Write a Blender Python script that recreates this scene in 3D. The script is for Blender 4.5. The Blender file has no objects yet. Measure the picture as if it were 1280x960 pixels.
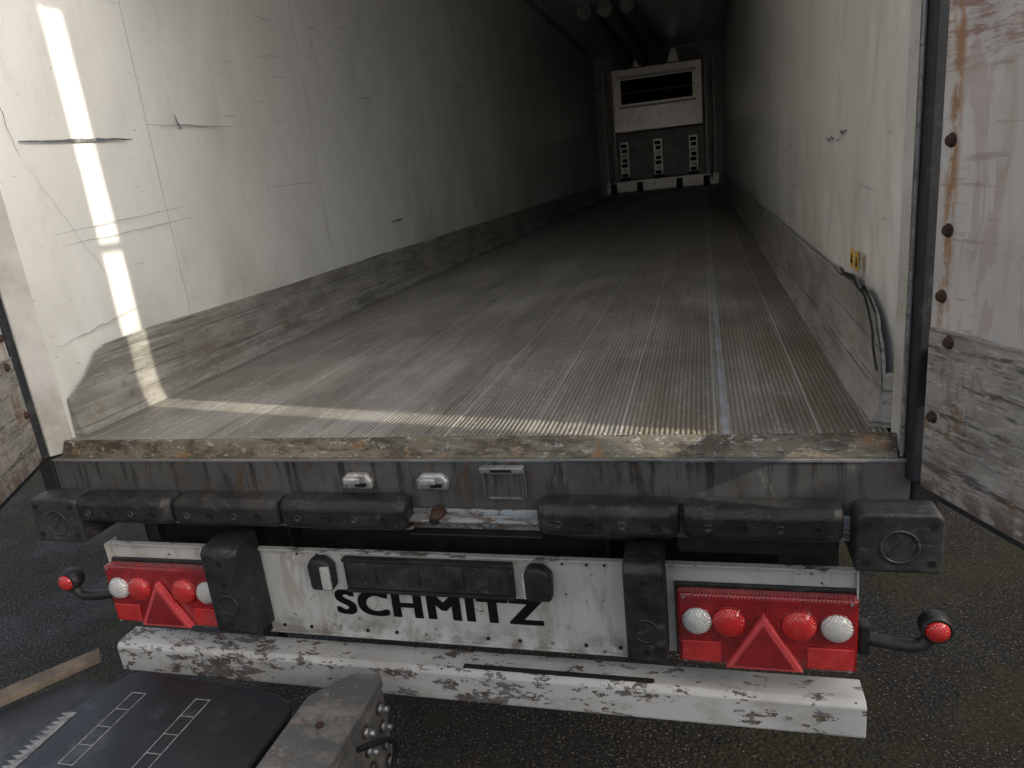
import bpy, bmesh, math, random
from mathutils import Vector, Matrix, noise
random.seed(7)
S = bpy.context.scene
COL = S.collection

# ------------------------------------------------------------------ materials
class M:
    def __init__(s, name, rough=0.5, metal=0.0):
        s.mat = bpy.data.materials.new(name); s.mat.use_nodes = True
        s.nt = s.mat.node_tree; s.b = s.nt.nodes['Principled BSDF']
        s.b.inputs['Roughness'].default_value = rough
        s.b.inputs['Metallic'].default_value = metal
        s.tc = s.nt.nodes.new('ShaderNodeTexCoord'); s.co = s.tc.outputs['Object']
        s.sep = None
    def n(s, t): return s.nt.nodes.new(t)
    def l(s, a, b): s.nt.links.new(a, b)
    def setv(s, sock, v):
        if hasattr(v, 'is_output'): s.l(v, sock)
        elif isinstance(v, (tuple, list)) and len(v) == 3 and sock.type == 'RGBA': sock.default_value = (*v, 1)
        else: sock.default_value = v
    def xyz(s, i):
        if not s.sep:
            s.sep = s.n('ShaderNodeSeparateXYZ'); s.l(s.co, s.sep.inputs[0])
        return s.sep.outputs[i]
    def noise(s, scale=5, detail=4, rough=0.55, st=(1,1,1), off=(0,0,0), dist=0):
        mp = s.n('ShaderNodeMapping'); s.l(s.co, mp.inputs[0])
        mp.inputs['Scale'].default_value = st; mp.inputs['Location'].default_value = off
        t = s.n('ShaderNodeTexNoise'); s.l(mp.outputs[0], t.inputs['Vector'])
        t.inputs['Scale'].default_value = scale; t.inputs['Detail'].default_value = min(detail, 4)
        t.inputs['Roughness'].default_value = rough; t.inputs['Distortion'].default_value = dist
        return t.outputs[0]
    def voro(s, scale, feature='F1', st=(1,1,1), out='Distance'):
        mp = s.n('ShaderNodeMapping'); s.l(s.co, mp.inputs[0]); mp.inputs['Scale'].default_value = st
        t = s.n('ShaderNodeTexVoronoi'); t.feature = feature; s.l(mp.outputs[0], t.inputs['Vector'])
        t.inputs['Scale'].default_value = scale
        return t.outputs[out]
    def rng(s, v, a, b, c=0.0, d=1.0):
        m = s.n('ShaderNodeMapRange'); m.interpolation_type = 'SMOOTHSTEP'
        s.l(v, m.inputs[0]); m.inputs[1].default_value = a; m.inputs[2].default_value = b
        m.inputs[3].default_value = c; m.inputs[4].default_value = d
        return m.outputs[0]
    def math(s, op, a, b=0.0, clamp=False):
        m = s.n('ShaderNodeMath'); m.operation = op; m.use_clamp = clamp
        s.setv(m.inputs[0], a); s.setv(m.inputs[1], b); return m.outputs[0]
    def mix(s, f, a, b):
        m = s.n('ShaderNodeMix'); m.data_type = 'RGBA'
        s.setv(m.inputs[0], f); s.setv(m.inputs[6], a); s.setv(m.inputs[7], b); return m.outputs[2]
    def line(s, axis, period, width, off=0.0):
        v = s.math('ADD', s.xyz(axis), 100.0*period - off)
        v = s.math('MODULO', v, period)
        v = s.math('SUBTRACT', v, period/2); v = s.math('ABSOLUTE', v)
        return s.rng(v, period/2-width, period/2-width*0.4)
    def col(s, c): s.setv(s.b.inputs['Base Color'], c)
    def rgh(s, c): s.setv(s.b.inputs['Roughness'], c)
    def met(s, c): s.setv(s.b.inputs['Metallic'], c)
    def bump(s, h, strength=0.3, dist=0.01):
        b = s.n('ShaderNodeBump'); b.inputs['Strength'].default_value = strength
        b.inputs['Distance'].default_value = dist; s.l(h, b.inputs['Height'])
        if getattr(s, '_b', None): s.l(s._b, b.inputs['Normal'])
        s._b = b.outputs[0]; s.l(s._b, s.b.inputs['Normal'])

def mat_wall(name):
    m = M(name, 0.27)
    big = m.noise(1.5, 4, .6, (1,1,.6))
    c = m.mix(m.rng(big, .35, .7), (.90,.91,.885), (.82,.83,.80))
    c = m.mix(m.rng(m.noise(7, 4, .7, (1,1,.35)), .54, .78, 0, .40), c, (.58,.575,.53))
    low = m.math('MULTIPLY', m.rng(m.xyz(2), 1.5, 2.0, .45, 0), m.rng(big, .42,.65))
    c = m.mix(low, c, (.45,.44,.38))
    s1 = m.rng(m.noise(2.2, 3, .5, (1,.9,26),(5,0,0)), .675, .70)
    s1 = m.math('MULTIPLY', s1, m.rng(big, .48,.56))
    c = m.mix(m.math('MULTIPLY', s1, .5), c, (.32,.33,.32))
    sp = m.rng(m.noise(48, 2, .5, (1,1,1.6)), .72, .75)
    c = m.mix(m.math('MULTIPLY', sp, .6), c, (.25,.24,.22))
    seam = m.line(1, 1.27, .0045, .77)
    c = m.mix(m.math('MULTIPLY', seam, .30), c, (.4,.4,.38))
    m.col(c)
    m.bump(m.math('SUBTRACT', m.noise(11, 3, .6,(1,1,.7)), m.math('MULTIPLY', seam, .4)), .38, .008)
    return m.mat

def mat_kick(name, c1=(.44,.43,.405), c2=(.24,.235,.21), metal=.12):
    m = M(name, .42, metal)
    c = m.mix(m.rng(m.noise(3,6,.65,(1,1,3)), .35,.68), c1, c2)
    c = m.mix(m.rng(m.noise(8,6,.7,(1,.4,9),(4,0,0)), .54,.66,0,.6), c, (.58,.58,.55))
    c = m.mix(m.rng(m.noise(26,6,.8), .56,.68,0,.6), c, (.12,.11,.09))
    c = m.mix(m.rng(m.noise(6,6,.75,(1,1,1),(0,5,1)), .58,.70,0,.5), c, (.22,.15,.085))
    c = m.mix(m.rng(m.noise(2,3,.5,(1,.8,40)), .62,.65,0,.65), c, (.08,.08,.07))
    m.col(c)
    m.bump(m.noise(12,3,.7), .4, .008)
    return m.mat

def mat_floor():
    m = M('ribbed_aluminium_floor', .42, .10)
    x = m.xyz(0)
    pl = m.math('FLOOR', m.math('DIVIDE', m.math('ADD', x, 5.03), .247))
    wn = m.n('ShaderNodeTexWhiteNoise'); wn.noise_dimensions = '1D'; m.l(pl, wn.inputs['W'])
    c = m.mix(wn.outputs['Value'], (.36,.352,.325), (.48,.472,.445))
    c = m.mix(m.rng(m.noise(1.5,6,.7,(1,.45,1),(2,3,0)), .42,.68,0,.55), c, (.25,.235,.20))
    pat = m.noise(3.5,6,.8,(1,.55,1))
    c = m.mix(m.rng(pat, .46,.70,0,.45), c, (.56,.555,.53))
    c = m.mix(m.rng(m.noise(48,6,.85,(1,.6,1)), .56,.66,0,.85), c, (.74,.735,.71))
    st = m.noise(20,6,.8,(1.3,.06,1),(7,0,0))
    c = m.mix(m.rng(st, .53,.68,0,.65), c, (.155,.145,.12))
    c = m.mix(m.rng(st, .45,.33,0,.45), c, (.60,.60,.58))
    brown = m.math('MULTIPLY', m.rng(x, .2, .9), m.rng(m.noise(2.2,5,.7,(1.5,.35,1)), .42,.62,0,.6))
    c = m.mix(brown, c, (.25,.19,.12))
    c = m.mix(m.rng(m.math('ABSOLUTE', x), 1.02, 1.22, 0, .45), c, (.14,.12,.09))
    rib = m.math('SINE', m.math('MULTIPLY', x, 2*math.pi/.0135))
    g = m.math('MULTIPLY', m.rng(rib, -.9, .2, .62, 0), m.rng(pat, .3,.7,1.0,.65))
    c = m.mix(g, c, (.07,.065,.055))
    crs = m.math('SINE', m.math('MULTIPLY', m.xyz(1), 2*math.pi/.017))
    cg = m.math('MULTIPLY', m.rng(crs, .2, .9, 0, .4), m.rng(pat,.56,.42))
    c = m.mix(cg, c, (.12,.115,.10))
    seam = m.line(0, .247, .004, .09)
    c = m.mix(m.math('MULTIPLY', seam, .55), c, (.68,.69,.68))
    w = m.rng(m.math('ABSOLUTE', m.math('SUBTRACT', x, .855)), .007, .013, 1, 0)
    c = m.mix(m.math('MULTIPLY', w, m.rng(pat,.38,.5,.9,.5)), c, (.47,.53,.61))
    m.col(c); m.rgh(m.rng(pat, .3,.7,.32,.55))
    m.bump(rib, .55, .0025)
    return m.mat

def mat_fascia():
    m = M('stained_steel', .45, .5)
    c = m.mix(m.rng(m.noise(2.5,5,.6), .35,.7), (.18,.18,.18), (.11,.11,.11))
    dr = m.rng(m.noise(34,4,.65,(1,1,.10)), .50,.62)
    fade = m.rng(m.xyz(2), 1.1, 1.26, .35, 1)
    c = m.mix(m.math('MULTIPLY', m.math('MULTIPLY', dr, fade), .85), c, (.035,.032,.03))
    c = m.mix(m.rng(m.noise(13,6,.8,(1,1,.4),(3,0,0)), .58,.70,0,.55), c, (.29,.28,.26))
    c = m.mix(m.rng(m.noise(8,6,.8,(1,1,.4),(0,0,9)), .56,.68,0,.75), c, (.15,.088,.045))
    m.col(c); m.rgh(m.rng(m.noise(9,4), .3,.7,.35,.6))
    m.bump(m.noise(3,3), .3, .02)
    return m.mat

def mat_lip():
    m = M('worn_sill_lip', .5, .3)
    c = m.mix(m.rng(m.noise(11,6,.8,(.5,1,1)), .42,.60), (.20,.178,.135), (.085,.070,.048))
    c = m.mix(m.rng(m.noise(15,6,.85,(.2,1,1)), .52,.64,0,.6), c, (.31,.285,.23))
    c = m.mix(m.rng(m.noise(55,6,.8,(.5,1,1)), .56,.64,0,.85), c, (.46,.45,.42))
    c = m.mix(m.rng(m.noise(30,6,.8,(.3,1,2),(5,0,0)), .54,.62,0,.8), c, (.05,.045,.038))
    c = m.mix(m.rng(m.noise(7,6,.85,(1,1,1),(4,4,4)), .57,.65,0,.8), c, (.26,.14,.05))
    m.col(c); m.bump(m.noise(45,5,.7), .6, .005)
    return m.mat

def mat_chipped(name, thr=.575, base=(.62,.61,.58), sc=24, fade=None):
    m = M(name, .5)
    c = m.mix(m.rng(m.noise(3,5,.65), .4,.7), base, tuple(v*.78 for v in base))
    c = m.mix(m.rng(m.noise(14,6,.7,(.5,1,1)), .46,.7,0,.5), c, (.36,.32,.26))
    big = m.noise(2.6,3,.6,(1,1,1),(3,1,6))
    ch = m.math('ADD', m.math('MULTIPLY', m.noise(sc,7,.80,(.45,1,1)), .75), m.math('MULTIPLY', big, .30))
    mask = m.rng(ch, thr, thr+.010)
    cc = m.mix(m.rng(m.noise(30,5,.6), .4,.6), (.21,.205,.20), (.13,.095,.07))
    c = m.mix(mask, c, cc)
    m.col(c); m.rgh(m.rng(big, .3,.7,.4,.7))
    m.bump(m.math('SUBTRACT', 1.0, mask), .6, .002)
    return m.mat

def mat_rubber(name='black_rubber', c1=(.016,.016,.017), c2=(.040,.039,.038), dust=.4):
    m = M(name, .6)
    c = m.mix(m.rng(m.noise(9,6,.7), .4,.7), c1, c2)
    c = m.mix(m.rng(m.noise(34,6,.85,(.6,1,1)), .54,.66,0,dust), c, (.14,.135,.125))
    m.col(c); m.rgh(m.rng(m.noise(12,4), .3,.7,.38,.66)); m.bump(m.noise(45,4,.7), .5, .004)
    return m.mat

def mat_simple(name, c, rough=.5, metal=0, var=.25, sc=12, bump=.2, dirt=None):
    m = M(name, rough, metal)
    cc = m.mix(m.rng(m.noise(sc,5,.65), .3,.7), c, tuple(v*(1-var) for v in c))
    if dirt: cc = m.mix(m.rng(m.noise(sc*.6,6,.75,(1,1,1),(2,5,3)), .50,.68,0,.8), cc, dirt)
    m.col(cc)
    if bump > .21: m.bump(m.noise(sc*4,3,.6), bump, .002)
    return m.mat

def mat_door():
    m = M('rusty_white_door_skin', .45)
    c = m.mix(m.rng(m.noise(2,5,.6), .35,.7), (.64,.635,.62), (.50,.49,.475))
    c = m.mix(m.rng(m.noise(5,5,.7,(1,1,.2),(5,0,1)), .52,.66,0,.55), c, (.40,.30,.21))
    hi = m.rng(m.xyz(2), 2.05, 2.14)
    r = m.math('MULTIPLY', hi, m.rng(m.noise(9,6,.8,(1,1,4.5),(1,1,7)), .46,.60))
    c = m.mix(m.math('MULTIPLY', r, .75), c, (.23,.095,.08))
    d = m.rng(m.noise(2.4,4,.75,(3.2,1,.9),(1,9,2), 2.0), .55,.60)
    c = m.mix(m.math('MULTIPLY', d, .33), c, (.36,.21,.175))
    s1 = m.rng(m.noise(6,4,.7,(1,1,9),(2,0,3)), .58,.64)
    c = m.mix(m.math('MULTIPLY', s1, .5), c, (.30,.22,.18))
    x = m.xyz(0)
    drip = m.math('MULTIPLY', m.rng(m.math('ABSOLUTE', m.math('SUBTRACT', x, .036)), .004, .024, 1, 0), m.rng(m.noise(10,4,.7,(3,1,1.2),(0,0,5)), .38,.56,0,.9))
    c = m.mix(drip, c, (.33,.17,.07))
    m.col(c); m.bump(m.noise(6,4,.65), .5, .02)
    return m.mat

def mat_doorkick():
    m = M('scuffed_door_kick_plate', .5, .2)
    c = m.mix(m.rng(m.noise(5,6,.7,(1,1,2.5)), .4,.65), (.42,.41,.39), (.28,.27,.255))
    c = m.mix(m.rng(m.noise(4,6,.82,(1,1,9),(5,0,0)), .50,.61,0,.85), c, (.06,.058,.054))
    c = m.mix(m.rng(m.noise(9,6,.85,(1,1,.5),(0,3,2)), .53,.66,0,.75), c, (.21,.12,.065))
    c = m.mix(m.rng(m.noise(14,6,.85,(1,1,5),(7,7,0)), .55,.64,0,.7), c, (.64,.63,.61))
    lo = m.math('MULTIPLY', m.rng(m.xyz(2), 1.25, 1.34, 1, 0), m.rng(m.noise(20,4,.75), .4,.58))
    c = m.mix(m.math('MULTIPLY', lo, .8), c, (.10,.06,.035))
    m.col(c); m.bump(m.noise(14,5,.6,(1,1,3)), .5, .006)
    return m.mat

def mat_panel():
    m = M('dirty_white_paint', .36)
    c = m.mix(m.rng(m.noise(3,5,.6), .35,.7), (.66,.655,.63), (.54,.535,.50))
    c = m.mix(m.rng(m.noise(14,5,.7,(1,1,.22)), .50,.66,0,.5), c, (.33,.28,.20))
    c = m.mix(m.rng(m.noise(8,6,.8,(1,1,.6),(2,2,2)), .54,.66,0,.55), c, (.30,.27,.22))
    c = m.mix(m.rng(m.noise(34,5,.7), .66,.69,0,.9), c, (.09,.07,.05))
    lo = m.math('MULTIPLY', m.rng(m.xyz(2), .64, .72, 1, 0), m.rng(m.noise(12,5,.7), .4,.62,0,.75))
    c = m.mix(lo, c, (.19,.17,.14))
    m.col(c); m.bump(m.noise(6,4), .25, .01)
    return m.mat

def mat_asphalt():
    m = M('asphalt', .85)
    m.b.inputs['Specular IOR Level'].default_value = .3
    wet = m.noise(1.3,5,.7)
    c = m.mix(m.rng(wet, .4,.58), (.026,.022,.018), (.009,.0085,.008))
    c = m.mix(m.rng(m.noise(70,4,.8), .50,.60,0,.8), c, (.058,.050,.040))
    v = m.voro(60)
    c = m.mix(m.rng(v, .10,.28,.7,0), c, (.095,.084,.066))
    c = m.mix(m.rng(m.noise(110,2,.5,(1,1,1),(3,0,0)), .63,.67,0,.9), c, (.32,.28,.23))
    moss = m.rng(m.noise(1.6,6,.7,(1,1,1),(4.2,1.7,0)), .50,.60,0,.75)
    c = m.mix(m.math('MULTIPLY', moss, m.rng(m.noise(50,4,.7), .4,.55)), c, (.05,.043,.012))
    m.col(c); m.rgh(m.rng(wet, .35,.65,.9,.5))
    m.bump(m.math('ADD', v, m.noise(60,4,.75)), 1.0, .010)
    return m.mat

def mat_lens(name, c, rough=.12, k=.6, dirt=.2, pit=.010, hi=None, blot=.4):
    m = M(name, rough)
    b = m.b
    b.inputs['Coat Weight'].default_value = 1.0; b.inputs['Coat Roughness'].default_value = .03
    cc = m.mix(m.rng(m.noise(16,4,.6), .40,.62,0,blot), c, tuple(v*.35 for v in c))
    a = m.math('SINE', m.math('MULTIPLY', m.xyz(0), 2*math.pi/pit))
    z = m.math('SINE', m.math('MULTIPLY', m.xyz(2), 2*math.pi/pit))
    g = m.math('MULTIPLY', a, z)
    cc = m.mix(m.rng(g, -.5, .5, 0, k), cc, tuple(v*.25 for v in c))
    if hi: cc = m.mix(m.math('MULTIPLY', m.rng(g, -.35, -.9), m.rng(m.noise(22,3,.6,(1,1,1),(6,1,0)), .45,.6,0,.7)), cc, hi)  # lens sparkle painted into the colour as lighter specks on the facets
    m.bump(g, .6, .002)
    cc = m.mix(m.rng(m.noise(18,6,.75,(1,1,.7),(4,4,0)), .58,.72,0,dirt), cc, (.25,.2,.16))
    m.col(cc)
    return m.mat

WALL = mat_wall('white_grp_wall'); KICK = mat_kick('dirty_aluminium_kick_plate')
KICK2 = mat_kick('galvanised_steel', (.42,.43,.44), (.24,.25,.25), .6)
FLOOR = mat_floor(); FASCIA = mat_fascia(); LIP = mat_lip()
CHIP = mat_chipped('chipped_white_paint', .562); CHIPW = mat_chipped('worn_blue_grey_paint', .52, (.34,.38,.40))
RUB = mat_rubber(); RUBG = mat_rubber('grey_black_rubber', (.026,.026,.027), (.060,.060,.058), .5)
DOOR = mat_door(); DKICK = mat_doorkick(); PANEL = mat_panel(); ASPH = mat_asphalt()
POST = mat_simple('painted_post', (.60,.595,.57), .4, 0, .25, 6, .2, (.38,.355,.30))
DARK = mat_simple('dark_chassis_paint', (.016,.016,.017), .6, 0, .4, 8, .3, (.04,.034,.028))
SEAL = mat_simple('door_seal_rubber', (.020,.023,.03), .55, 0, .4, 20, .2, (.06,.06,.06))
BULK = mat_simple('bulkhead_grey', (.42,.42,.405), .4, .1, .3, 5, .2, (.28,.27,.25))
VENT = mat_simple('bulkhead_white', (.90,.89,.87), .3, .3, .15, 6, .2, (.66,.64,.58))
CEIL = mat_simple('ceiling_white', (.91,.91,.90), .25, 0, .10, 3, .2)
ALU = mat_simple('cast_aluminium', (.66,.66,.65), .4, .5, .4, 30, .4, (.30,.28,.24))
VOID = mat_simple('vent_opening_black', (.008,.008,.008), .8)
DUCT = mat_simple('duct_fabric', (.42,.42,.41), .6, 0, .4, 9)
RUST = mat_simple('rusty_steel', (.085,.045,.028), .8, .1, .6, 60, .7, (.04,.025,.02))
RED = mat_lens('red_lamp_housing', (.46,.008,.013), .15, .45, .15, .009, None, .5)
REDD = mat_lens('red_round_lens', (.80,.022,.02), .08, .45, .1, .0075, (.95,.25,.22), .25)
TRI = mat_lens('red_triangle_rim', (.86,.09,.10), .12, .2, .1, .006, None, .15)
TRI2 = mat_lens('red_triangle_reflector', (.40,.010,.016), .10, .35, .1, .006, None, .3)
CLEAR = mat_lens('clear_round_lens', (.90,.88,.83), .06, .55, .25, .0075, (.97,.96,.94), .3)
BLACKP = mat_simple('black_lettering', (.010,.010,.011), .35, 0, .3, 20, .1)
SCUFF = mat_simple('scuff_mark', (.17,.20,.22), .7, 0, .5, 30, .2, (.4,.42,.42))
SCUFL = mat_simple('pale_scratch', (.52,.53,.52), .7, 0, .3, 30, .1)
CRACK = mat_simple('crack_black', (.015,.015,.015), .8)
YEL = mat_simple('yellow_sticker', (.72,.42,.03), .4, 0, .2, 30, .1)
WOOD = mat_simple('weathered_wood', (.18,.14,.10), .8, 0, .5, 14, .5, (.09,.07,.06))
PLAS = mat_simple('dusty_black_plastic', (.036,.037,.042), .55, 0, .45, 7, .35, (.12,.12,.12))
PLAS2 = mat_simple('smooth_black_plastic', (.020,.023,.028), .42, 0, .4, 7, .25, (.065,.07,.078))
MARK = mat_simple('faded_white_marking', (.42,.42,.41), .7, 0, .4, 60, .2, (.10,.10,.10))
GREYB = mat_chipped('worn_grey_beam', .575, (.115,.118,.12), 26)
TYRE = mat_simple('tyre_rubber', (.018,.018,.018), .8, 0, .3, 20, .5)
CONC = mat_simple('concrete', (.38,.37,.35), .85, 0, .3, 3, .4, (.26,.25,.23))

# ------------------------------------------------------------------ helpers
def empty(name):
    e = bpy.data.objects.new(name, None); COL.objects.link(e); e.empty_display_size = .2; return e
def obj(name, bm, mat, parent, smooth=False, recalc=True):
    me = bpy.data.meshes.new(name)
    if recalc: bmesh.ops.recalc_face_normals(bm, faces=bm.faces)
    bm.to_mesh(me); bm.free()
    o = bpy.data.objects.new(name, me); COL.objects.link(o)
    if mat: me.materials.append(mat)
    if smooth:
        for p in me.polygons: p.use_smooth = True
    if parent: o.parent = parent
    return o
def bev(o, w, seg=2):
    if w > 0:
        m = o.modifiers.new('bevel', 'BEVEL'); m.width = w; m.segments = seg; m.limit_method = 'ANGLE'
    return o
def box(name, x0, x1, y0, y1, z0, z1, mat, parent, b=.003, seg=2):
    bm = bmesh.new(); bmesh.ops.create_cube(bm, size=1)
    for v in bm.verts:
        v.co = Vector(((x0+x1)/2+v.co.x*(x1-x0), (y0+y1)/2+v.co.y*(y1-y0), (z0+z1)/2+v.co.z*(z1-z0)))
    return bev(obj(name, bm, mat, parent), b, seg)
def prism(name, pts, axis, a0, a1, mat, parent, b=0.0, seg=2):
    bm = bmesh.new()
    def mk(p, a):
        if axis == 'x': return (a, p[0], p[1])
        if axis == 'y': return (p[0], a, p[1])
        return (p[0], p[1], a)
    A = [bm.verts.new(mk(p, a0)) for p in pts]; B = [bm.verts.new(mk(p, a1)) for p in pts]
    bm.faces.new(A); bm.faces.new(B[::-1])
    for i in range(len(pts)):
        j = (i+1) % len(pts); bm.faces.new((A[i], A[j], B[j], B[i]))
    return bev(obj(name, bm, mat, parent), b, seg)
def cyl(name, p0, p1, r, mat, parent, seg=24, r2=None, b=0.0, smooth=True):
    p0 = Vector(p0); p1 = Vector(p1); d = p1-p0
    bm = bmesh.new()
    bmesh.ops.create_cone(bm, cap_ends=True, segments=seg, radius1=r, radius2=r if r2 is None else r2, depth=d.length)
    mt = Matrix.Translation((p0+p1)/2) @ d.to_track_quat('Z', 'Y').to_matrix().to_4x4()
    bm.transform(mt)
    o = obj(name, bm, mat, parent)
    if smooth:
        for p in o.data.polygons: p.use_smooth = len(p.vertices) == 4
    return bev(o, b)
def tube(name, pts, r, mat, parent, cyclic=False):
    cu = bpy.data.curves.new(name, 'CURVE'); cu.dimensions = '3D'; cu.bevel_depth = r; cu.bevel_resolution = 4
    sp = cu.splines.new('NURBS'); sp.points.add(len(pts)-1)
    for i, p in enumerate(pts): sp.points[i].co = (*p, 1)
    sp.use_endpoint_u = True; sp.order_u = 3; sp.use_cyclic_u = cyclic; cu.use_fill_caps = True
    t = bpy.data.objects.new(name+'_tmp', cu); COL.objects.link(t)
    me = bpy.data.meshes.new_from_object(t.evaluated_get(bpy.context.evaluated_depsgraph_get()))
    bpy.data.objects.remove(t); me.name = name; me.materials.clear(); me.materials.append(mat)
    for p in me.polygons: p.use_smooth = True
    o = bpy.data.objects.new(name, me); COL.objects.link(o); o.parent = parent; return o
def lathe(name, prof, c, axis, mat, parent, seg=40):
    bm = bmesh.new(); q = Vector(axis).to_track_quat('Z', 'Y').to_matrix(); c = Vector(c); rings = []
    for r, a in prof:
        if r < 1e-6: rings.append([bm.verts.new(c+q@Vector((0,0,a)))])
        else: rings.append([bm.verts.new(c+q@Vector((r*math.cos(2*math.pi*i/seg), r*math.sin(2*math.pi*i/seg), a))) for i in range(seg)])
    for A, B in zip(rings, rings[1:]):
        for i in range(seg):
            j = (i+1) % seg
            f = [A[i % len(A)], A[j % len(A)], B[j % len(B)], B[i % len(B)]]
            f = list(dict.fromkeys(f))
            if len(f) > 2: bm.faces.new(f)
    return obj(name, bm, mat, parent, True)
def ribbon_x(name, x, pts, w, mat, parent, nx=1):
    bm = bmesh.new(); prev = None; n = len(pts)
    for i, (y, z) in enumerate(pts):
        a = pts[max(i-1, 0)]; b = pts[min(i+1, n-1)]
        t = Vector((b[0]-a[0], b[1]-a[1])).normalized(); nn = Vector((-t.y, t.x))
        ww = w*(.25+.75*math.sin(math.pi*(i+.35)/(n-.3)))*random.uniform(.7, 1.2)
        cur = (bm.verts.new((x, y+nn.x*ww, z+nn.y*ww)), bm.verts.new((x, y-nn.x*ww, z-nn.y*ww)))
        if prev: bm.faces.new((prev[0], cur[0], cur[1], prev[1]))
        prev = cur
    return obj(name, bm, mat, parent)
def wob(p0, p1, n, amp):
    return [(p0[0]+(p1[0]-p0[0])*i/n+random.uniform(-amp, amp), p0[1]+(p1[1]-p0[1])*i/n+random.uniform(-amp, amp)) for i in range(n+1)]

# ------------------------------------------------------------------ ground
bm = bmesh.new()
vs = [bm.verts.new(p) for p in ((-400,-400,0),(400,-400,0),(400,400,0),(-400,400,0))]
bm.faces.new(vs); obj('asphalt_ground', bm, ASPH, None)
# added wall, out of frame on the right, only to shade ground and bumper
SHADE_WALL = empty('added_shade_wall')
for i in range(11): box('shade_wall_panel', 4.6, 4.75, -9+2.5*i+.08, -9+2.5*(i+1)-.08, 0, 2.86, CONC, SHADE_WALL, .01)
for i in range(12): box('shade_wall_post', 4.55, 4.80, -9+2.5*i-.077, -9+2.5*i+.077, 0, 2.92, CONC, SHADE_WALL, .01)

# ------------------------------------------------------------------ TRAILER
T = empty('refrigerated_semi_trailer')
FZ, CZ, L, W = 1.30, 4.05, 13.85, 1.24

def wallgrid(name, sx):
    bm = bmesh.new(); ny, nz = 220, 80; rows = []
    for i in range(ny+1):
        t = i/ny; y = .062+(L-.062)*(t**1.8); r = []
        for j in range(nz+1):
            z = FZ-.02+(CZ-FZ+.02)*j/nz
            n = noise.noise(Vector((sx*3, y*1.7, z*1.7)))*.5+.5
            n2 = max(0, noise.noise(Vector((sx*5+9, y*6, z*5)))-.25)
            d = .008*n+.014*n2
            if sx > 0:
                k = math.exp(-((y-.34)/.20)**2-((z-1.72)/.13)**2)
                d -= .013*k*(0.7+noise.noise(Vector((y*9, z*9, 0))))
            r.append(bm.verts.new((sx*(W+.003+d), y, z)))
        rows.append(r)
    for a, b in zip(rows, rows[1:]):
        for j in range(nz): bm.faces.new((a[j], a[j+1], b[j+1], b[j]))
    return obj(name, bm, WALL, T, True)
wallgrid('left_inner_wall', -1); wallgrid('right_inner_wall', 1)
for sx, nm in ((-1,'left'), (1,'right')):
    x0, x1 = sorted((sx*1.27, sx*1.30))
    box(nm+'_outer_wall', x0, x1, .10, L+.12, 1.12, CZ+.10, POST, T, .003)
box('roof', -1.30, 1.30, .02, L+.12, CZ+.104, CZ+.17, POST, T)
box('ceiling_liner', -1.262, 1.262, .064, L, CZ, CZ+.03, CEIL, T, 0)
box('front_wall', -1.268, 1.268, L+.004, L+.10, 1.12, CZ+.09, BULK, T, 0)
box('floor_deck', -1.232, 1.232, .036, L-.002, 1.262, FZ, FLOOR, T, 0)
box('floor_underside', -1.268, 1.268, .03, L, 1.13, 1.258, DARK, T, 0)
lk = [(.075,1.302),(.08,1.43),(.17,1.485),(.235,1.552),(.29,1.568)]
top = [(y, 1.572+.004*math.sin(y*3.1)) for y in [.5+.5*i for i in range(27)]]
prism('left_kick_plate', lk+top+[(L-.01,1.572),(L-.01,1.302)], 'x', -1.2385, -1.230, KICK, T)
rk = [(.075,1.302),(.078,1.36),(.083,1.42),(.10,1.475),(.115,1.50),(.15,1.525),(.17,1.56),(.24,1.585),(.31,1.60),(.37,1.585),(.45,1.607),(.58,1.60),(.66,1.583),(.8,1.588)]
top = [(y, 1.58+.004*math.sin(y*2.7)) for y in [1+.5*i for i in range(26)]]
prism('right_kick_plate', rk+top+[(L-.01,1.58),(L-.01,1.302)], 'x', 1.222, 1.230, KICK, T)
for sx, nm, xw in ((-1,'left',1.230), (1,'right',1.222)):
    pr = [(sx*xw,1.301),(sx*(xw-.028),1.301),(sx*(xw-.026),1.312),(sx*(xw-.009),1.345),(sx*(xw-.007),1.385),(sx*xw,1.392)]
    prism(nm+'_floor_cove', pr, 'y', .078, L-.02, KICK, T)
prism('right_kick_end', [(1.222,.070),(1.243,.066),(1.243,.0745),(1.222,.0745)], 'z', 1.302, 1.44, KICK, T)
ribbon_x('liner_tear', 1.2210, [(y+.002, z+.006+random.uniform(-.004,.004)) for y, z in rk[1:]], .0065, CRACK, T)
tube('loose_cable', [(1.215,.62,1.612),(1.212,.50,1.598),(1.213,.42,1.615),(1.210,.36,1.60),(1.214,.28,1.598),(1.208,.20,1.575),(1.212,.15,1.52),(1.205,.115,1.49),(1.212,.095,1.44)], .0032, SEAL, T)
# wall marks
XL = -1.2405
def lmark(nm, p0, p1, w, mat, n=8, amp=.003): return ribbon_x(nm, XL+.0025, wob(p0, p1, n, amp), w, mat, T)
lmark('wall_scuff', (.17,2.245), (.66,2.262), .0055, SCUFF, 12, .0015)
lmark('wall_scratch', (.75,2.315), (1.32,2.33), .003, SCUFL, 10, .003)
lmark('wall_scratch', (.20,1.955), (.85,2.00), .0018, SCUFL, 12, .002)
lmark('wall_scratch', (.22,1.915), (.9,1.955), .0016, SCUFL, 12, .002)
lmark('wall_scuff', (.93,2.36), (.95,2.30), .005, SCUFF, 5, .004)
lmark('wall_scuff', (2.9,1.76), (3.12,1.765), .006, SCUFF, 5, .003)
lmark('wall_scratch', (.10,1.60), (.50,1.66), .0024, SCUFL, 20, .004)
lmark('wall_scratch', (1.5,2.05), (2.0,2.06), .002, SCUFL, 8, .003)
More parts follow.
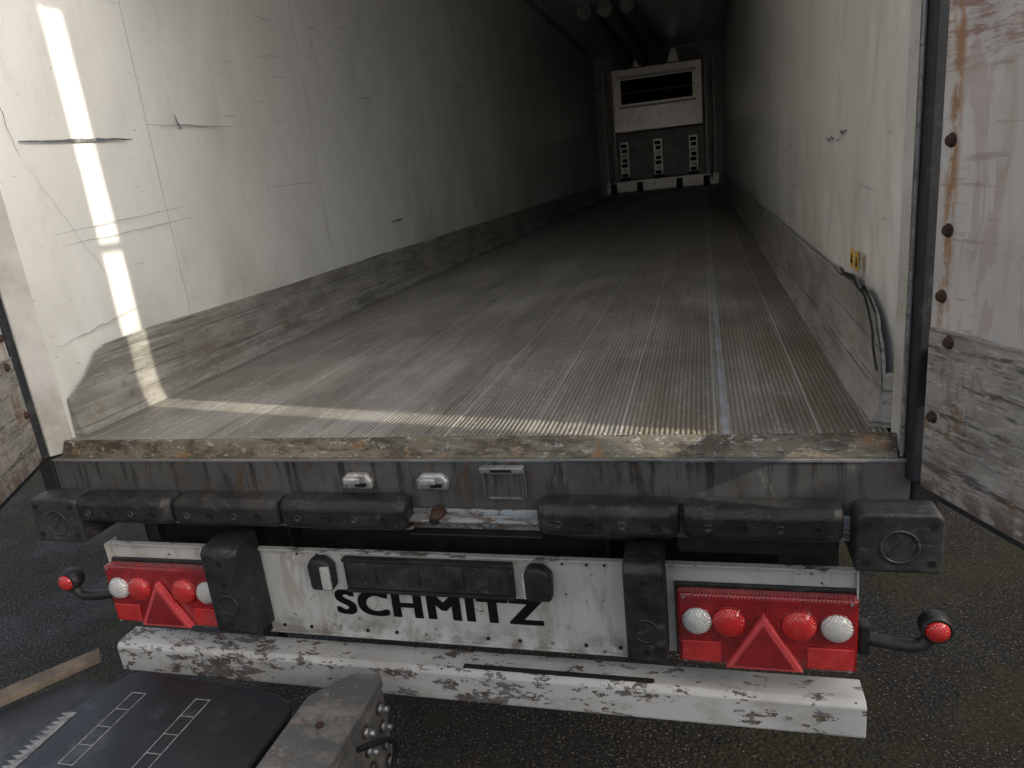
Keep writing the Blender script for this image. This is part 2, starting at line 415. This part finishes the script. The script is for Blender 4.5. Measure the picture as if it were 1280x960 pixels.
lmark('wall_crack', (.12,2.45), (.16,2.2), .0014, SCUFF, 8, .004); lmark('wall_crack', (.16,2.2), (.42,1.72), .0012, SCUFL, 14, .004)
def rmark(nm, p0, p1, w, mat, n=8, amp=.003): return ribbon_x(nm, 1.2385, wob(p0, p1, n, amp), w, mat, T)
rmark('wall_crack', (.95,2.0), (1.12,1.985), .006, SCUFF, 8, .010); rmark('wall_crack', (.9,1.99), (.72,2.02), .004, SCUFF, 5, .012)
rmark('wall_crack', (.55,1.75), (.62,1.98), .003, SCUFL, 8, .006); rmark('wall_scratch', (.3,1.85), (.6,1.86), .003, SCUFL, 8, .006)
for y in (.43, .50):
    prism('warning_sticker', [(y-.026,1.635),(y+.026,1.631),(y+.024,1.683),(y-.022,1.687)], 'x', 1.2215, 1.2225, YEL, T)
    prism('warning_sticker_symbol', [(y-.013,1.645),(y+.013,1.645),(y,1.672)], 'x', 1.2202, 1.2214, CRACK, T)

# jambs / posts
prism('left_rear_jamb', [(-1.2405,.064),(-1.2475,.064),(-1.30,.099),(-1.33,.099),(-1.33,0),(-1.282,0)], 'z', 1.256, CZ+.1, POST, T, .003)
prism('left_door_seal', [(-1.283,-.003),(-1.31,-.003),(-1.31,-.03),(-1.288,-.026)], 'z', 1.256, CZ, SEAL, T, .004)
prism('right_rear_jamb', [(1.2405,.064),(1.2475,.064),(1.30,.099),(1.33,.099),(1.33,.004),(1.254,.004)], 'z', 1.256, CZ+.1, POST, T, .003)
prism('right_door_seal', [(1.256,.003),(1.325,.003),(1.325,-.018),(1.290,-.032),(1.266,-.030)], 'z', 1.20, CZ, SEAL, T, .006)
box('right_post_trim', 1.249, 1.2545, -.006, .012, 1.256, CZ, KICK2, T, .001)
box('rear_header', -1.33, 1.33, -.01, .06, CZ+.004, CZ+.17, FASCIA, T)
# sill: lip with a slightly battered top edge
bm = bmesh.new(); prof = [(0,1.21),(0,1.252),(.004,1.256),(.016,1.27),(.028,1.296),(.033,1.3015),(.0355,1.3015),(.0355,1.21)]; prevr = None
for i in range(161):
    x = -1.245+2.49*i/160; r = []
    for k, (y, z) in enumerate(prof):
        a = .0035 if k in (3,4) else (.0012 if k in (2,5) else 0)
        r.append(bm.verts.new((x, y+a*noise.noise(Vector((x*14, k*.7, 0))), z+a*noise.noise(Vector((x*11, k, 5))))))
    if prevr:
        for k in range(len(prof)): bm.faces.new((prevr[k], r[k], r[(k+1)%len(prof)], prevr[(k+1)%len(prof)]))
    else: bm.faces.new(r)
    prevr = r
bm.faces.new(prevr)
obj('rear_sill_lip', bm, LIP, T)
box('rear_sill_fascia', -1.275, 1.275, -.006, .03, 1.10, 1.2505, FASCIA, T, .003)
box('rear_sill_bright_edge', -1.27, 1.27, -.010, -.0055, 1.243, 1.2515, KICK2, T, .001)
for sx in (-1,1):
    x0, x1 = sorted((sx*1.277, sx*1.335)); box('sill_end_block', x0, x1, -.012, .12, 1.08, 1.254, DARK, T, .006)
for i in range(52):
    x = -1.2+2.4*i/51
    cyl('sill_rivet', (x,.05,1.30), (x,.05,1.3025), .0035, ALU, T, 8)
for x in (-.171, .061):
    prism('door_lock_receiver', [(x-.045,1.168),(x+.045,1.166),(x+.048,1.19),(x+.030,1.212),(x-.03,1.212),(x-.048,1.195)], 'y', -.030, -.0065, ALU, T, .006)
    box('door_lock_receiver_tongue', x-.030, x+.018, -.048, -.031, 1.188, 1.207, ALU, T, .005)
    box('door_lock_receiver_slot', x-.004, x+.034, -.0335, -.0303, 1.174, 1.186, VOID, T, .001)
    for s in (-.036,.036): cyl('door_lock_bolt', (x+s,-.029,1.177), (x+s,-.036,1.177), .006, KICK2, T, 6)
x = .27
box('door_stop_bracket', x-.058, x+.058, -.020, -.0065, 1.135, 1.235, KICK2, T, .004)
box('door_stop_bracket_recess', x-.046, x+.046, -.0225, -.0203, 1.145, 1.212, FASCIA, T, .002)
box('door_stop_bracket_rim_top', x-.062, x+.062, -.040, -.0205, 1.222, 1.238, KICK2, T, .003)
box('door_stop_bracket_slot', x-.03, x+.03, -.0425, -.0403, 1.226, 1.234, VOID, T, .001)
for s in (-.054,.054): box('door_stop_bracket_rib', x+s-.005, x+s+.005, -.034, -.0205, 1.140, 1.221, FASCIA, T, .002)

# bumper rail and rubber blocks
box('bumper_rail', -1.30, 1.30, -.012, .03, 1.03, 1.0985, CHIPW, T, .004)
box('bumper_rail_shelf', -.02, .37, -.055, -.0125, 1.078, 1.086, CHIPW, T, .002)
box('bumper_rail_lower_shelf', -.02, .37, -.050, -.0125, 1.034, 1.040, DARK, T, .002)
def seg(x0, x1):
    bm = bmesh.new(); prof = [(-.013,1.050),(-.066,1.056),(-.084,1.072),(-.086,1.128),(-.070,1.146),(-.013,1.150)]
    cz = 1.10
    rings = []
    for x, s in ((x0, .80),(x0+.022,1),(x1-.022,1),(x1,.80)):
        rings.append([bm.verts.new((x, -.013+(y+.013)*s, cz+(z-cz)*(s*.5+.5))) for y, z in prof])
    for a, b in zip(rings, rings[1:]):
        for i in range(6): bm.faces.new((a[i], a[(i+1)%6], b[(i+1)%6], b[i]))
    bm.faces.new(rings[0]); bm.faces.new(rings[-1])
    bev(obj('rubber_bumper', bm, RUB, T), .007, 3)
    n = 4
    for i in range(n):
        xx = x0+(x1-x0)*(i+.7)/(n+.4)
        lathe('bumper_bolt_recess', [(0,.0005),(.0075,.0005),(.0085,.003),(.011,.0032),(.012,0)], (xx,-.0862,1.098), (0,-1,0), VOID if i%2 else RUBG, T, 14)
for a, b in ((-1.158,-.797),(-.787,-.421),(-.411,-.012),(.366,.734),(.744,1.118)): seg(a, b)
lathe('buffer_bolt', [(0,.05),(.010,.05),(.016,.042),(.020,.02),(.024,0)], (.065,-.013,1.088), (0,-1,0), RUST, T, 18)
cyl('buffer_bolt_head', (.065,-.06,1.088), (.065,-.070,1.088), .011, DARK, T, 6)
for xx in (.16,.23,.31): cyl('rail_bolt', (xx,-.012,1.07), (xx,-.020,1.07), .008, KICK2, T, 6)
for sx in (-1,1):
    x0, x1 = sorted((sx*1.142, sx*1.33))
    bev(prism('corner_bumper', [(x0,.992),(x1,.992),(x1,1.13),(x1-.012,1.146),(x0+.012,1.146),(x0,1.13)], 'y', -.088, .05, RUBG, T), .008, 3)
    xc = (x0+x1)/2
    lathe('corner_bumper_ring', [(.044,0),(.044,.003),(.038,.003),(.038,0)], (xc,-.0882,1.062), (0,-1,0), RUBG, T, 32)
    prism('corner_bumper_logo', [(xc-.026,1.04),(xc-.012,1.04),(xc+.026,1.085),(xc+.012,1.085)], 'y', -.0915, -.0885, RUBG, T, .001)
    for dx in (-.07,.07):
        for dz in (1.02,1.118): cyl('corner_bumper_bolt', (xc+dx,-.088,dz), (xc+dx,-.0895,dz), .009, VOID, T, 12)

# chassis under
for sx in (-1,1):
    xx = sx*.52
    box('chassis_rail_web', xx-.006, xx+.006, .10, 13.4, .72, 1.10, DARK, T, 0)
    box('chassis_rail_flange_top', xx-.07, xx+.07, .10, 13.4, 1.1005, 1.118, DARK, T, 0)
    box('chassis_rail_flange_bottom', xx-.07, xx+.07, .10, 13.4, .70, .7195, DARK, T, 0)
    box('underrun_bracket', sx*.64-.03, sx*.64+.03, .052, .10, .45, 1.10, DARK, T, .004)
    box('lamp_panel_hanger', sx*1.0-.02, sx*1.0+.02, .045, .075, .70, 1.05, DARK, T, .003)
for y in (.14, .9, 1.6, 2.9, 4.2, 6, 8, 10, 12):
    box('chassis_cross_member', -1.18, 1.18, y, y+.06, 1.0, 1.098, DARK, T, .003)
box('hose_bracket', .72, 1.1, .02, .08, .965, 1.02, DARK, T, .01)
tube('brake_hose', [(-.5,.12,1.0),(-.2,.08,.97),(.2,.1,.985),(.6,.07,.97),(.9,.1,.99)], .012, DARK, T)
tube('air_line', [(-.4,.06,.985),(0,.05,1.0),(.3,.07,.99),(.7,.06,1.0)], .007, DARK, T)
box('rear_spray_board', -1.15, 1.15, .16, .18, .55, 1.09, DARK, T, .002)
for y in (2.3, 3.62, 4.94):
    cyl('axle', (-1.1,y,.52), (1.1,y,.52), .07, DARK, T)
    for sx in (-1,1):
        lathe('tyre', [(.30,-.17),(.36,-.185),(.46,-.18),(.515,-.15),(.52,-.1),(.52,.1),(.515,.15),(.46,.18),(.36,.185),(.30,.17)], (sx*1.07,y,.52), (1,0,0), TYRE, T)
        lathe('wheel_rim', [(.30,-.165),(.27,-.15),(.26,-.04),(.12,0),(.11,.06),(0,.06)], (sx*1.07,y,.52), (sx,0,0), ALU, T)
for sx in (-1,1):
    box('landing_leg', sx*.75-.06, sx*.75+.06, 10.4, 10.52, .12, 1.1, DARK, T); box('landing_foot', sx*.75-.13, sx*.75+.13, 10.33, 10.59, .004, .115, DARK, T)

# lamp carrier panel
PY = .02
box('lamp_panel_centre', -.60, .60, PY, PY+.004, .634, .9345, PANEL, T, .001)
for sx in (-1,1):
    x0, x1 = sorted((sx*.6005, sx*1.165)); box('lamp_panel_side', x0, x1, PY, PY+.004, .652, .9345, PANEL, T, .001)
    x0, x1 = sorted((sx*1.1655, sx*1.170)); box('lamp_panel_end_lip', x0, x1, PY-.022, PY+.03, .652, .939, PANEL, T, .001)
box('lamp_panel_top_flange', -1.165, 1.165, PY-.018, PY+.004, .935, .9395, CHIP, T, .001)
box('lamp_panel_bottom_flange', -.60, .60, PY-.012, PY+.035, .629, .6335, PANEL, T, .001)
for x in [-.55+.1*i for i in range(12)]: cyl('lamp_panel_rivet', (x,PY+.001,.652), (x,PY-.004,.652), .006, DARK if int(x*10)%3 else ALU, T, 10)
for x in (-.45,-.38,.40,.47,.52): cyl('lamp_panel_rivet', (x,PY+.001,.918), (x,PY-.003,.918), .004, DARK, T, 10)
# lettering
cu = bpy.data.curves.new('t', 'FONT'); cu.body = 'SCHMITZ'; cu.size = .12; cu.extrude = .0002; cu.space_character = 1.10
t = bpy.data.objects.new('t', cu); COL.objects.link(t)
me0 = bpy.data.meshes.new_from_object(t.evaluated_get(bpy.context.evaluated_depsgraph_get())); bpy.data.objects.remove(t)
xs = [v.co.x for v in me0.vertices]; ys = [v.co.y for v in me0.vertices]
bw = .0070
sxx = (.675-2*bw)/(max(xs)-min(xs)); syy = (.090-bw)/(max(ys)-min(ys)); mx, my = min(xs), min(ys)
LT = bpy.data.objects.new('panel_lettering', None); COL.objects.link(LT); LT.parent = T
k = 0
for dx in (-bw, -bw/2, 0, bw/2, bw):
    for dz in (0, bw*.45, bw*.9):
        me = me0.copy(); k += 1
        for v in me.vertices:
            v.co = Vector((-.338+dx+(v.co.x-mx)*sxx, PY-.0012-k*.00008+v.co.z*.2, .708+dz+(v.co.y-my)*syy))
        me.materials.clear(); me.materials.append(BLACKP); o = bpy.data.objects.new('letters', me); COL.objects.link(o); o.parent = LT
# plate holder
box('number_plate_holder', -.283, .257, PY-.020, PY-.0035, .806, .922, RUB, T, .004)
box('number_plate_holder_inner', -.268, .242, PY-.0235, PY-.0203, .820, .908, RUBG, T, .002)
box('number_plate_rim_top', -.283, .257, PY-.028, PY-.0205, .911, .922, RUB, T, .002); box('number_plate_rim_bottom', -.283, .257, PY-.028, PY-.0205, .806, .816, RUB, T, .002)
for x in (-.19,-.05,.09,.20): box('number_plate_clip', x-.018, x+.018, PY-.030, PY-.0237, .835, .893, RUB, T, .003)
# plate lamps
for sx, xx in ((-1,-.352),(1,.335)):
    bev(prism('plate_lamp_housing', [(xx-.040,.818),(xx+.036,.818),(xx+.040,.90),(xx+.015,.925),(xx-.030,.925),(xx-.042,.90)], 'y', PY-.050, PY-.004, RUB, T), .012, 3)
    if sx < 0: bev(box('plate_lamp_lens', xx+.004, xx+.036, PY-.056, PY-.042, .826, .905, CLEAR, T, 0), .006)
    else: bev(box('plate_lamp_lens', xx-.046, xx-.0385, PY-.045, PY-.01, .826, .905, CLEAR, T, 0), .002)
# vertical rubber buffers
for x0, x1 in ((-.705,-.578),(.585,.69)):
    o = prism('vertical_buffer', [(PY-.002,.668),(-.09,.690),(-.104,.704),(-.104,.975),(-.088,.992),(PY-.002,1.005)], 'x', x0, x1, RUB, T, .008, 3)
    xc = (x0+x1)/2
    lathe('vertical_buffer_ring', [(.036,0),(.036,.003),(.031,.003),(.031,0)], (xc,-.1042,.80), (0,-1,0), RUB, T, 28)
    for z in (.735,.87,.945): cyl('vertical_buffer_bolt', (xc,-.104,z), (xc,-.1058,z), .010, VOID, T, 12)

# tail lamp clusters
def lamp(x0, nm):
    E = bpy.data.objects.new(nm, None); COL.objects.link(E); E.parent = T
    y1 = PY-.001; y0 = -.036; z0, z1 = .660, .876
    box('lamp_backplate', x0-.006, x0+.456, y1-.012, y1, z0-.008, z1+.006, RUB, E, .003)
    box('lamp_housing', x0, x0+.45, y0, y1-.013, z0, z1, RED, E, .010, 3)
    def dome(nm, x, z, r, mat, h=.016):
        prof = [(r*1.10,0),(r*1.10,.006),(r*1.02,.009)]
        for i in range(11):
            a = i/10*math.pi/2; prof.append((r*math.cos(a), .009+h*math.sin(a)+(.0014 if i%2 else 0)))
        prof[-1] = (0, .009+h)
        lathe(nm, prof, (x, y0-.0005, z), (0,-1,0), mat, E, 32)
        lathe(nm+'_bezel', [(r*1.12,0),(r*1.15,.003),(r*1.18,.003),(r*1.19,0)], (x, y0-.0003, z), (0,-1,0), TRI2, E, 32)
    zc = .797
    dome('reversing_lens', x0+.052, zc, .035, CLEAR); dome('brake_lens', x0+.134, zc, .039, REDD)
    dome('tail_lens', x0+.308, zc, .039, REDD); dome('indicator_lens', x0+.398, zc, .035, CLEAR)
    prism('triangle_reflector', [(x0+.122,.670),(x0+.318,.670),(x0+.220,.835)], 'y', y0-.024, y0-.0005, TRI, E, .004)
    prism('triangle_reflector_inner', [(x0+.144,.681),(x0+.296,.681),(x0+.220,.808)], 'y', y0-.0275, y0-.0243, TRI2, E, .002)
    for a, b in ((x0+.010,x0+.112),(x0+.328,x0+.440)): box('lower_reflector', a, b, y0-.005, y0-.0004, .672, .735, REDD, E, .003)
    for a in (.018,.432): 
        for z in (.868,.668): cyl('lamp_screw', (x0+a,y0-.0005,z), (x0+a,y0-.0035,z), .0045, KICK2, E, 10)
lamp(.716, 'right_tail_lamp_cluster'); lamp(-1.166, 'left_tail_lamp_cluster')
# side marker lamps on arms
for sx in (-1,1):
    nm = 'left' if sx < 0 else 'right'
    tube(nm+'_marker_arm', [(sx*1.172,.01,.745),(sx*1.22,-.0,.742),(sx*1.28,-.01,.738),(sx*1.325,-.015,.745),(sx*1.345,-.01,.785)], .017, RUB, T)
    lathe(nm+'_marker_body', [(0,-.035),(.026,-.033),(.036,-.02),(.038,0),(.036,.022),(.030,.026),(.030,.022)], (sx*1.345,-.01,.80), (0,-1,0), RUB, T, 28)
    lathe(nm+'_marker_lens', [(.0295,.020),(.027,.030),(.018,.037),(0,.040)], (sx*1.345,-.01,.80), (0,-1,0), REDD, T, 24)
    box(nm+'_marker_arm_bracket', min(sx*1.172,sx*1.20), max(sx*1.172,sx*1.20), -.01, .03, .70, .79, DARK, T, .006)

# underrun bar
prism('underrun_bar', [(-.050,.474),(-.044,.468),(.050,.468),(.050,.580),(-.036,.580),(-.050,.566)], 'x', -1.19, 1.19, CHIP, T, .006, 3)
bev(prism('underrun_bar_slot', [(.08,.5835),(.64,.5825),(.645,.5805),(.075,.5805)], 'y', -.034, -.016, CRACK, T), .0005)
cyl('underrun_bar_rivet', (1.0,-.049,.52), (1.0,-.054,.52), .007, ALU, T, 12)

# bulkhead / reefer evaporator at the front
def far(n, *a, m=VENT, b=.01): return box(n, *a, m, T, b)
far('bulkhead_panel', -.86, .88, L-.10, L, 1.62, 2.52, m=BULK)
far('evaporator_cover', -.84, .86, L-.36, L-.002, 2.54, 3.70)
far('evaporator_opening', -.68, .68, L-.372, L-.361, 3.06, 3.50, m=VOID)
far('evaporator_grille_bar', -.68, .68, L-.385, L-.373, 3.25, 3.27, m=DUCT, b=0)
far('evaporator_lip', -.74, .74, L-.41, L-.362, 3.52, 3.57, m=ALU); far('evaporator_lower_lip', -.74, .74, L-.40, L-.362, 2.98, 3.02, m=ALU)
far('evaporator_top', -.80, .80, L-.30, L-.002, 3.705, 3.86, m=DUCT)
for x in (-.30,.34): prism('evaporator_bracket', [(x-.12,3.71),(x+.12,3.71),(x+.04,3.95),(x-.04,3.95)], 'y', L-.40, L-.31, VENT, T, .006)
for x in (-.98,1.0): cyl('bulkhead_rail', (x,L-.14,1.5), (x,L-.14,3.6), .028, VENT, T, 12)
for x in (-1.06,-.88,.92,1.08): far('bulkhead_stay', x-.012, x+.012, L-.06, L-.002, 1.45, 3.75, m=ALU, b=.002)
far('bulkhead_bottom_rail', -1.1, 1.14, L-.13, L-.06, 1.38, 1.60)
far('bulkhead_foot', -1.1, 1.14, L-.09, L-.002, 1.302, 1.376, m=DUCT)
for x in (-.70,-.03,.66):
    far('load_lock_track', x-.085, x+.085, L-.115, L-.101, 1.62, 2.36, m=VENT, b=.004)
    for k in range(7):
        far('load_lock_strap', x-.055+(.012 if k%2 else -.006), x+.055, L-.17, L-.118, 1.68+k*.095, 1.750+k*.095, m=ALU if k%3 == 1 else VOID, b=.008)
    far('load_lock_block', x-.10, x+.10, L-.19, L-.118, 1.61, 1.67, m=DARK)
for x in (-.95,-.42,.37,.9): far('bulkhead_hook', x-.06, x+.06, L-.2, L-.131, 1.36, 1.56, m=DARK)
for i, x in enumerate((-.55,-.27,.02)):
    tube('air_duct', [(x+.05*i, L-.35, 3.78),(x, L-.9, 3.90),(x-.05, L-2.6, 3.95),(x-.1, L-5, 3.96)], .10, DUCT, T)
cyl('ceiling_lamp', (-.62,9.4,CZ), (-.62,9.4,CZ-.07), .12, VENT, T, 24)
box('ceiling_trim_left', -1.239, -1.20, .07, L-.01, CZ-.04, CZ-.002, ALU, T, .003); box('ceiling_trim_right', 1.20, 1.235, .07, L-.01, CZ-.04, CZ-.002, ALU, T, .003)

# doors -----------------------------------------------------------
def door(nm, hx, hy, dx, dy, side):
    E = bpy.data.objects.new(nm, None); COL.objects.link(E); E.parent = T
    d = Vector((dx, dy, 0)).normalized(); th = math.atan2(d.y, d.x)
    E.location = (hx, hy, 0); E.rotation_euler = (0, 0, th)
    s = side
    def bx(n, x0, x1, a, b, z0, z1, m, bv=.003):
        y0, y1 = sorted((a*s, b*s)); return box(n, x0, x1, y0, y1, z0, z1, m, E, bv)
    bx('door_leaf', 0, 1.25, 0, .068, 1.25, 4.05, DOOR, .006)
    bx('door_kick_plate', .006, 1.23, -.004, -.0005, 1.256, 1.60, DKICK, .001)
    bx('door_kick_plate_top_fold', .012, 1.23, -.007, -.0005, 1.601, 1.608, DKICK, .001)
    bx('door_bottom_seal', .01, 1.24, .004, .06, 1.236, 1.2495, SEAL, .003)
    for (bx_, bz) in ((.030,1.965),(.036,1.80),(.030,1.672),(.062,1.585),(.03,1.42),(.03,2.3),(.035,2.7),(.03,3.1)):
        off = -.0042 if bz < 1.61 else -.0002
        lathe('door_bolt', [(0,.009),(.006,.0095),(.010,.007),(.0125,.001),(.014,.0)], (bx_, off*s, bz), (0,-s,0), RUST, E, 12)
    bx('door_edge_patch', .05, .12, -.0062, -.0044, 1.40, 1.47, DKICK, .001)
    return E
door('right_door', 1.252, -.155, .39, -.92, 1)
door('left_door', -1.288, -.03, .50, -.85, -1)
for z, h in ((1.42,.11), (3.10,.014), (3.9,.035)):
    box('door_hinge', 1.29, 1.345, -.15, .0, z, z+h, DARK, T, .004)
    box('door_hinge_left', -1.345, -1.315, -.06, .0, z, z+h, DARK, T, .004)

# ------------------------------------------------------------------ foreground vehicle tail
V = empty('low_loader_chassis_tail')
bm = bmesh.new(); nx, ny = 50, 60; g = []
for i in range(nx+1):
    r = []
    for j in range(ny+1):
        v = j/ny; x = -1.42+1.12*i/nx; yb = -.175 - .09*(i/nx)
        if x < -1.12: yb -= (-1.12-x)*1.25
        y = -1.35+(yb+1.35)*v
        z = .622-.09*max(0,(v-.92)/.08)**2 + .004*noise.noise(Vector((x*4, y*4, 1)))
        r.append(bm.verts.new((x, y, z)))
    g.append(r)
for i in range(nx):
    for j in range(ny): bm.faces.new((g[i][j], g[i+1][j], g[i+1][j+1], g[i][j+1]))
o = obj('mudguard_deck', bm, PLAS, V, True); sm = o.modifiers.new('s', 'SOLIDIFY'); sm.thickness = .02; sm.offset = -1
prism('mudguard_pad', [(-1.02,-1.2),(-.325,-1.2),(-.315,-.36),(-.335,-.30),(-.40,-.275),(-.88,-.235),(-.93,-.25),(-1.02,-.50)], 'z', .615, .645, PLAS2, V, .012, 4)
prism('wooden_board', [(-1.125,-.165),(-1.085,-.205),(-1.48,-.77),(-1.54,-.72)], 'z', .632, .655, WOOD, V, .003)
def strip(n, x0, x1, y0, y1, m=MARK): return box(n, x0, x1, y0, y1, .6452, .6462, m, V, 0)
for X in (-.825, -.605):
    w = .024; strip('ladder_marking_rail', X-w, X-w+.002, -.60, -.33); strip('ladder_marking_rail', X+w-.002, X+w, -.60, -.33)
    for k in range(5): strip('ladder_marking_rung', X-w+.0022, X+w-.0022, -.60+k*.0667, -.598+k*.0667)
bm = bmesh.new(); n = 24
for k in range(n):
    y = -.85+k*.0175; vs = [bm.verts.new(p) for p in ((-.975,y,.6466),(-.955,y,.6466),(-.955,y+.0175,.6466),(-.975,y+.0175,.6466),(-1.003,y+.009,.6466))]; bm.faces.new(vs)
obj('serrated_grip_marking', bm, mat_simple('worn_grip_marking', (.30,.30,.295), .7, 0, .4, 60, .2, (.07,.07,.07)), V)
prism('chassis_beam', [(-.285,-2.6),(-.10,-2.6),(-.10,-.205),(-.115,-.185),(-.20,-.195),(-.255,-.26),(-.285,-.30)], 'z', .636, .664, GREYB, V, .006, 3)
box('chassis_beam_web', -.125, -.101, -2.6, -.21, .36, .6355, GREYB, V, .004); box('chassis_beam_inner_web', -.285, -.265, -2.6, -.31, .36, .6355, GREYB, V, .004)
box('chassis_beam_bottom', -.285, -.10, -2.6, -.22, .335, .3595, GREYB, V, .004)
for y in (-.25, -.34):
    for z in (.60,.54,.48,.42):
        cyl('chassis_bolt', (-.10,y,z), (-.088,y,z), .013, KICK2, V, 6); cyl('chassis_bolt_stud', (-.088,y,z), (-.070,y,z), .008, KICK2, V, 10); cyl('chassis_bolt_washer', (-.1005,y,z), (-.0975,y,z), .018, RUST, V, 18)
tube('chassis_cable', [(-.09,-.40,.60),(-.06,-.33,.57),(-.055,-.27,.52),(-.07,-.26,.44),(-.08,-.32,.36)], .008, DARK, V)
cyl('beam_hole_bolt', (-.19,-.40,.664), (-.19,-.40,.670), .012, RUST, V, 6)
box('chassis_cross_beam', -1.25, -.286, -1.3, -1.2, .42, .54, DARK, V); box('mudguard_stay', -.9, -.286, -.50, -.46, .55, .59, DARK, V)
cyl('stub_axle', (-.95,-.72,.30), (-.286,-.72,.30+.08), .05, DARK, V)
lathe('chassis_wheel', [(.16,-.11),(.20,-.125),(.27,-.12),(.298,-.09),(.30,0),(.298,.09),(.27,.12),(.20,.125),(.16,.11)], (-.82,-.72,.30), (1,0,0), TYRE, V)
lathe('chassis_wheel_rim', [(.16,-.10),(.14,.0),(.06,.04),(0,.04)], (-.82,-.72,.30), (1,0,0), ALU, V)

# ------------------------------------------------------------------ camera
cx, cy, f = 640., 480., None
V1 = Vector((877-cx, 191.5-cy)); V2 = Vector((-2650-cx, 575-cy))
f = math.sqrt(-(V1.dot(V2)))
d1 = Vector((V1.x, V1.y, f)).normalized(); left = Vector((V2.x, V2.y, f)).normalized(); right = -left
down = d1.cross(right); down = down if down.y > 0 else -down
ax = Vector((right.x, d1.x, -down.x)); ay = -Vector((right.y, d1.y, -down.y)); az = -Vector((right.z, d1.z, -down.z))
R = Matrix((ax, ay, az)).transposed()
cam = bpy.data.cameras.new('camera'); co = bpy.data.objects.new('camera', cam); COL.objects.link(co)
co.matrix_world = Matrix.Translation((.815,-1.748,1.99)) @ R.to_4x4()
cam.sensor_width = 36; cam.lens = f/1280*36; cam.clip_start = .02; cam.clip_end = 2000
S.camera = co

# ------------------------------------------------------------------ light
el = math.radians(25); azx, azy = .9798, -.200
w = bpy.data.worlds.new('World'); S.world = w; w.use_nodes = True; nt = w.node_tree
bg = nt.nodes['Background']; sky = nt.nodes.new('ShaderNodeTexSky'); sky.sky_type = 'NISHITA'
sky.sun_disc = False; sky.sun_elevation = el; sky.sun_rotation = math.atan2(azx, azy); sky.dust_density = 8.0
hs = nt.nodes.new('ShaderNodeHueSaturation'); hs.inputs['Saturation'].default_value = .5
nt.links.new(sky.outputs[0], hs.inputs['Color']); nt.links.new(hs.outputs[0], bg.inputs[0]); bg.inputs[1].default_value = .33
sl = bpy.data.lights.new('sun', 'SUN'); sl.energy = 4.5; sl.angle = math.radians(.5); sl.color = (1, .90, .74)
so = bpy.data.objects.new('sun', sl); COL.objects.link(so); so.location = (20,-4,12)
tos = Vector((azx*math.cos(el), azy*math.cos(el), math.sin(el)))
so.rotation_euler = tos.to_track_quat('Z', 'Y').to_euler()
S.view_settings.view_transform = 'Standard'; S.view_settings.look = 'None'; S.view_settings.exposure = 0
